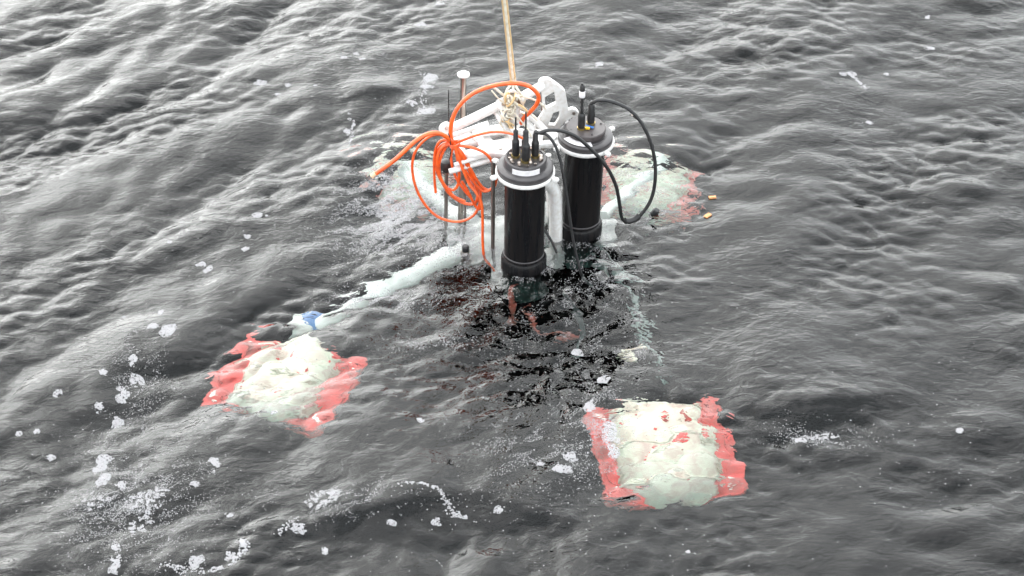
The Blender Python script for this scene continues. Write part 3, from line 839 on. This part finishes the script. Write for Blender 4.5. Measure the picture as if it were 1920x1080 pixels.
# ------------------------------------------------------------------ foam
fv, ff = [], []
def bubbles(cx, cy_, r):
    """Domed bubbles resting on the sea at the world points given."""
    if len(cx) == 0: return
    cz = at_surf(cx, cy_)
    ns = 6
    for ring, hr_, rr in ((0, -.15, 1.0), (1, .45, .72)):
        pass
    base = sum(len(a) for a in fv)
    n = len(cx)
    ang = rng.uniform(0, 6.28, n)
    st = rng.uniform(.75, 1.3, n)
    vs = np.zeros((n, 2 * ns + 1, 3))
    for k in range(ns):
        a = ang + 2 * np.pi * k / ns
        vs[:, k, 0] = cx + r * np.cos(a) * st; vs[:, k, 1] = cy_ + r * np.sin(a) / st; vs[:, k, 2] = cz - r * .25
        vs[:, ns + k, 0] = cx + .72 * r * np.cos(a) * st; vs[:, ns + k, 1] = cy_ + .72 * r * np.sin(a) / st; vs[:, ns + k, 2] = cz + r * .38
    vs[:, 2 * ns, 0] = cx; vs[:, 2 * ns, 1] = cy_; vs[:, 2 * ns, 2] = cz + r * .62
    fv.append(vs.reshape(-1, 3))
    f = []
    for k in range(ns):
        k2 = (k + 1) % ns
        f += [[k, k2, ns + k2], [k, ns + k2, ns + k], [ns + k, ns + k2, 2 * ns]]
    f = np.array(f)
    ff.append((f[None] + (base + np.arange(n) * (2 * ns + 1))[:, None, None]).reshape(-1, 3))
def vnoise(x, y, s, seed):
    """Cheap smooth 2-D value noise."""
    r = np.random.default_rng(seed).random((64, 64))
    u, v = (x / s) % 64, (y / s) % 64
    i, j = u.astype(int), v.astype(int); a, b = u - i, v - j
    a = a * a * (3 - 2 * a); b = b * b * (3 - 2 * b)
    i2, j2 = (i + 1) % 64, (j + 1) % 64
    return (r[i, j] * (1 - a) + r[i2, j] * a) * (1 - b) + (r[i, j2] * (1 - a) + r[i2, j2] * a) * b
def patch(px, py, rx, ry, ang=0.0, dens=1.0, thr=.14, seed=None, rmin=.0015, rmax=.0038):
    """One clump of foam; size given in pixels of the survey photograph."""
    seed = seed if seed is not None else int(px * 7 + py)
    p = atz(px, py, 0); s = 1 / 417.0
    a_, b_ = rx * s, ry * s / .62
    area = math.pi * a_ * b_
    n = int(area / (.0027 ** 2) * .9 * dens) + 4
    g = np.random.default_rng(seed)
    t = g.uniform(0, 6.28, n); q = np.sqrt(g.uniform(0, 1, n)) * 1.15
    x, y = q * np.cos(t) * a_, q * np.sin(t) * b_
    edge = vnoise(x + 10, y + 10, min(a_, b_) * .55 + .006, seed)
    inner = vnoise(x + 10, y + 10, .011, seed + 1)
    keep = (q < .3 + 1.05 * edge) & (inner > thr * .75)
    x, y = x[keep], y[keep]
    c, s_ = math.cos(ang), math.sin(ang)
    X_, Y_ = p.x + x * c - y * s_, p.y + x * s_ + y * c
    bubbles(X_, Y_, g.uniform(rmin, rmax, len(X_)) * (.8 + .5 * (1 - q[keep] / 1.2)))
def streak(pts, w, dens=1.0, seed=1):
    g = np.random.default_rng(seed)
    P = spline([atz(*p, 0) for p in pts], 12)
    ln = sum((P[i + 1] - P[i]).length for i in range(len(P) - 1))
    n = int(ln * w / (.004 ** 2) * dens)
    i = g.integers(0, len(P) - 1, n); t = g.uniform(0, 1, n)
    A = np.array([tuple(p) for p in P])
    B = A[i] * (1 - t)[:, None] + A[i + 1] * t[:, None]
    wv = .35 + vnoise(B[:, 0], B[:, 1], .04, seed) * 1.1
    x = B[:, 0] + g.normal(0, w * .35, n) * wv; y = B[:, 1] + g.normal(0, w * .45, n) * wv
    k = vnoise(x, y, .016, seed + 5) > .3
    bubbles(x[k], y[k], g.uniform(.002, .0052, k.sum()))
for a in ((487, 405, 19, 8, .1), (378, 495, 11, 5, 0), (391, 504, 10, 7, .3), (319, 458, 5, 4), (300, 588, 9, 6), (287, 621, 12, 8), (318, 628, 19, 11, .5), (252, 683, 9, 11),
          (256, 712, 15, 10), (234, 740, 17, 13), (187, 766, 8, 10), (219, 787, 14, 8), (195, 707, 8, 6), (96, 857, 9, 4), (193, 870, 16, 16), (196, 898, 13, 14), (228, 916, 11, 8), (405, 878, 12, 11),
          (430, 970, 8, 4), (365, 914, 9, 4), (232, 590, 5, 4), (460, 468, 10, 4), (465, 445, 7, 4), (1130, 720, 14, 8), (1080, 657, 17, 12), (1104, 772, 12, 14), (1145, 815, 17, 22), (1150, 850, 12, 12),
          (1050, 892, 20, 8), (1070, 866, 12, 7), (937, 965, 9, 6), (1010, 880, 10, 5), (792, 48, 18, 6), (823, 8, 13, 6), (645, 118, 9, 4), (680, 119, 8, 3.5), (668, 108, 8, 3), (490, 156, 17, 6), (520, 178, 9, 4), (540, 162, 8, 4), (592, 168, 6, 3),
          (798, 212, 24, 8), (806, 146, 20, 11), (800, 166, 14, 6), (770, 195, 14, 8), (1744, 88, 12, 6), (1738, 34, 9, 5), (1629, 226, 12, 4), (1597, 140, 12, 6), (1580, 142, 8, 4), (1663, 135, 7, 4), (1125, 120, 10, 8),
          (788, 797, 8, 4), (515, 783, 6, 4), (560, 1000, 14, 6), (820, 985, 9, 5), (735, 990, 10, 5), (610, 1035, 8, 5), (1290, 1035, 4, 3), (110, 745, 9, 6), (35, 815, 6, 4), (70, 812, 5, 5), (215, 1062, 8, 16), (217, 1030, 9, 6), (430, 1040, 11, 8), (365, 1055, 14, 10), (1800, 815, 8, 6), (1500, 832, 14, 5), (650, 243, 7, 10), (663, 232, 5, 8)):
    patch(*a)
# torn, lacy patches
for (px, py, rx, ry, th) in ((268, 945, 34, 24, .74), (262, 985, 22, 12, .76), (180, 945, 30, 14, .86), (300, 925, 26, 8, .8), (600, 953, 34, 15, .62), (625, 940, 16, 8, .6), (1542, 824, 28, 7, .66),
                             (870, 455, 40, 30, .98), (720, 340, 30, 10, .95)):
    patch(px, py, rx, ry, 0, .7, th)
def aerated(px, py, rx, ry, n, ang, seed, lo=.45, rm=.0022):
    """Fine white water: bubbles too small to tell apart, drawn out in streaks."""
    g = np.random.default_rng(seed)
    p = atz(px, py, 0); a_, b_ = rx / 417, ry / 257
    x = g.normal(0, a_ * .5, n); y = g.normal(0, b_ * .5, n)
    c, s_ = math.cos(ang), math.sin(ang)
    u, v = x * c + y * s_, -x * s_ + y * c
    d = vnoise(u + 20, (v + 20) * 3.0, .09, seed) * .6 + vnoise(u + 20, (v + 20) * 2.5, .028, seed + 1) * .4
    k = d > lo + g.uniform(0, .12, n)
    bubbles(p.x + x[k], p.y + y[k], g.uniform(.0009, rm, k.sum()))
aerated(745, 400, 120, 95, 26000, rad(35), 21, .4, .0026)
aerated(720, 560, 100, 22, 5000, rad(36), 35, .42)
aerated(1200, 345, 60, 60, 4000, rad(20), 36, .45)
aerated(730, 340, 60, 30, 2500, rad(35), 22)
aerated(880, 460, 60, 50, 3500, rad(35), 23)
aerated(1120, 500, 80, 70, 3500, rad(60), 24, .5)
aerated(1060, 620, 110, 130, 4500, rad(60), 25, .52)
aerated(1190, 640, 25, 90, 1000, rad(80), 26, .5)
aerated(1020, 850, 140, 70, 5000, rad(30), 27, .5)
aerated(250, 950, 130, 90, 9000, rad(30), 28, .46)
aerated(250, 720, 60, 120, 3000, rad(60), 31, .5)
aerated(1540, 830, 90, 25, 1500, rad(5), 32, .48)
aerated(650, 950, 140, 30, 2500, rad(15), 33, .5)
aerated(1120, 800, 60, 70, 4000, rad(40), 34, .46)
aerated(820, 650, 110, 20, 1200, rad(-8), 29, .48)
aerated(790, 180, 60, 60, 1500, rad(30), 30, .55)
streak([(308, 1062), (345, 1069), (395, 1070), (430, 1057), (452, 1040), (460, 1026), (450, 1020)], .024, .7, 4)
streak([(825, 935), (838, 955), (852, 968), (875, 975)], .02, .6, 5)
streak([(560, 975), (540, 998), (520, 1008)], .016, .6, 6)
streak([(750, 930), (790, 928), (825, 935)], .01, .8, 7)
streak([(1590, 140), (1610, 152), (1622, 168)], .02, .7, 8)
streak([(655, 215), (660, 240), (656, 268)], .014, .4, 9)
streak([(795, 130), (800, 160), (790, 190), (800, 220)], .04, .15, 10)
# waterline collars round everything that pierces the surface
def collar(cx, cy_, r, w, n, seed):
    g = np.random.default_rng(seed)
    t = g.uniform(0, 6.28, n)
    k = vnoise(t * 3 + 5, t * 0 + 2, .8, seed) > .33
    t = t[k]; q = r + np.abs(g.normal(0, w, len(t)))
    bubbles(cx + q * np.cos(t), cy_ + q * np.sin(t), g.uniform(.0010, .0028, len(t)))
for b in HB: collar(b.x, b.y, .107, .022, 700, 3)
collar(atz(1042, 440, 0).x, atz(1042, 440, 0).y, .033, .014, 300, 4)
for q_ in (864, 836, 924): 
    p = atz(q_, {864: 405, 836: 421, 924: 466}[q_], 0); collar(p.x, p.y, .011, .008, 60, q_)
p = atz(873, 474, 0); collar(p.x, p.y, .024, .02, 260, 9)
# loose single flecks over the whole view
g = np.random.default_rng(77)
def flecks(px, py, sx, sy, n, rm=.0042):
    x = g.normal(px, sx, n); y = g.normal(py, sy, n)
    P = [atz(a, b, 0) for a, b in zip(x, y)]
    bubbles(np.array([p.x for p in P]), np.array([p.y for p in P]), g.uniform(.0014, rm, n))
for a in ((250, 800, 120, 150, 130), (200, 980, 130, 70, 130), (1050, 820, 120, 110, 170), (980, 620, 130, 60, 120), (780, 130, 110, 45, 90), (880, 440, 90, 60, 100), (1750, 820, 140, 90, 90), (960, 1000, 320, 60, 120), (1150, 490, 70, 60, 80),
          (960, 540, 600, 330, 250), (440, 430, 90, 70, 50), (1250, 400, 60, 30, 30)):
    flecks(*a, rm=.0034)
fv = np.concatenate(fv); ff = np.concatenate(ff)
me = bpy.data.meshes.new('sea_foam')
me.vertices.add(len(fv)); me.vertices.foreach_set('co', fv.astype(np.float32).ravel())
me.loops.add(ff.size); me.loops.foreach_set('vertex_index', ff.astype(np.int32).ravel())
me.polygons.add(len(ff)); me.polygons.foreach_set('loop_start', np.arange(0, ff.size, 3, dtype=np.int32))
me.update(calc_edges=True); me.polygons.foreach_set('use_smooth', [True] * len(ff))
foam = bpy.data.objects.new('sea_foam', me); COL.objects.link(foam); me.materials.append(M['foam'])
tag(foam, 'white clumps and flecks of bubble foam drifting on the dark sea', 'foam', kind='stuff')
print('foam faces', len(ff), 'sea faces', nx * ny)
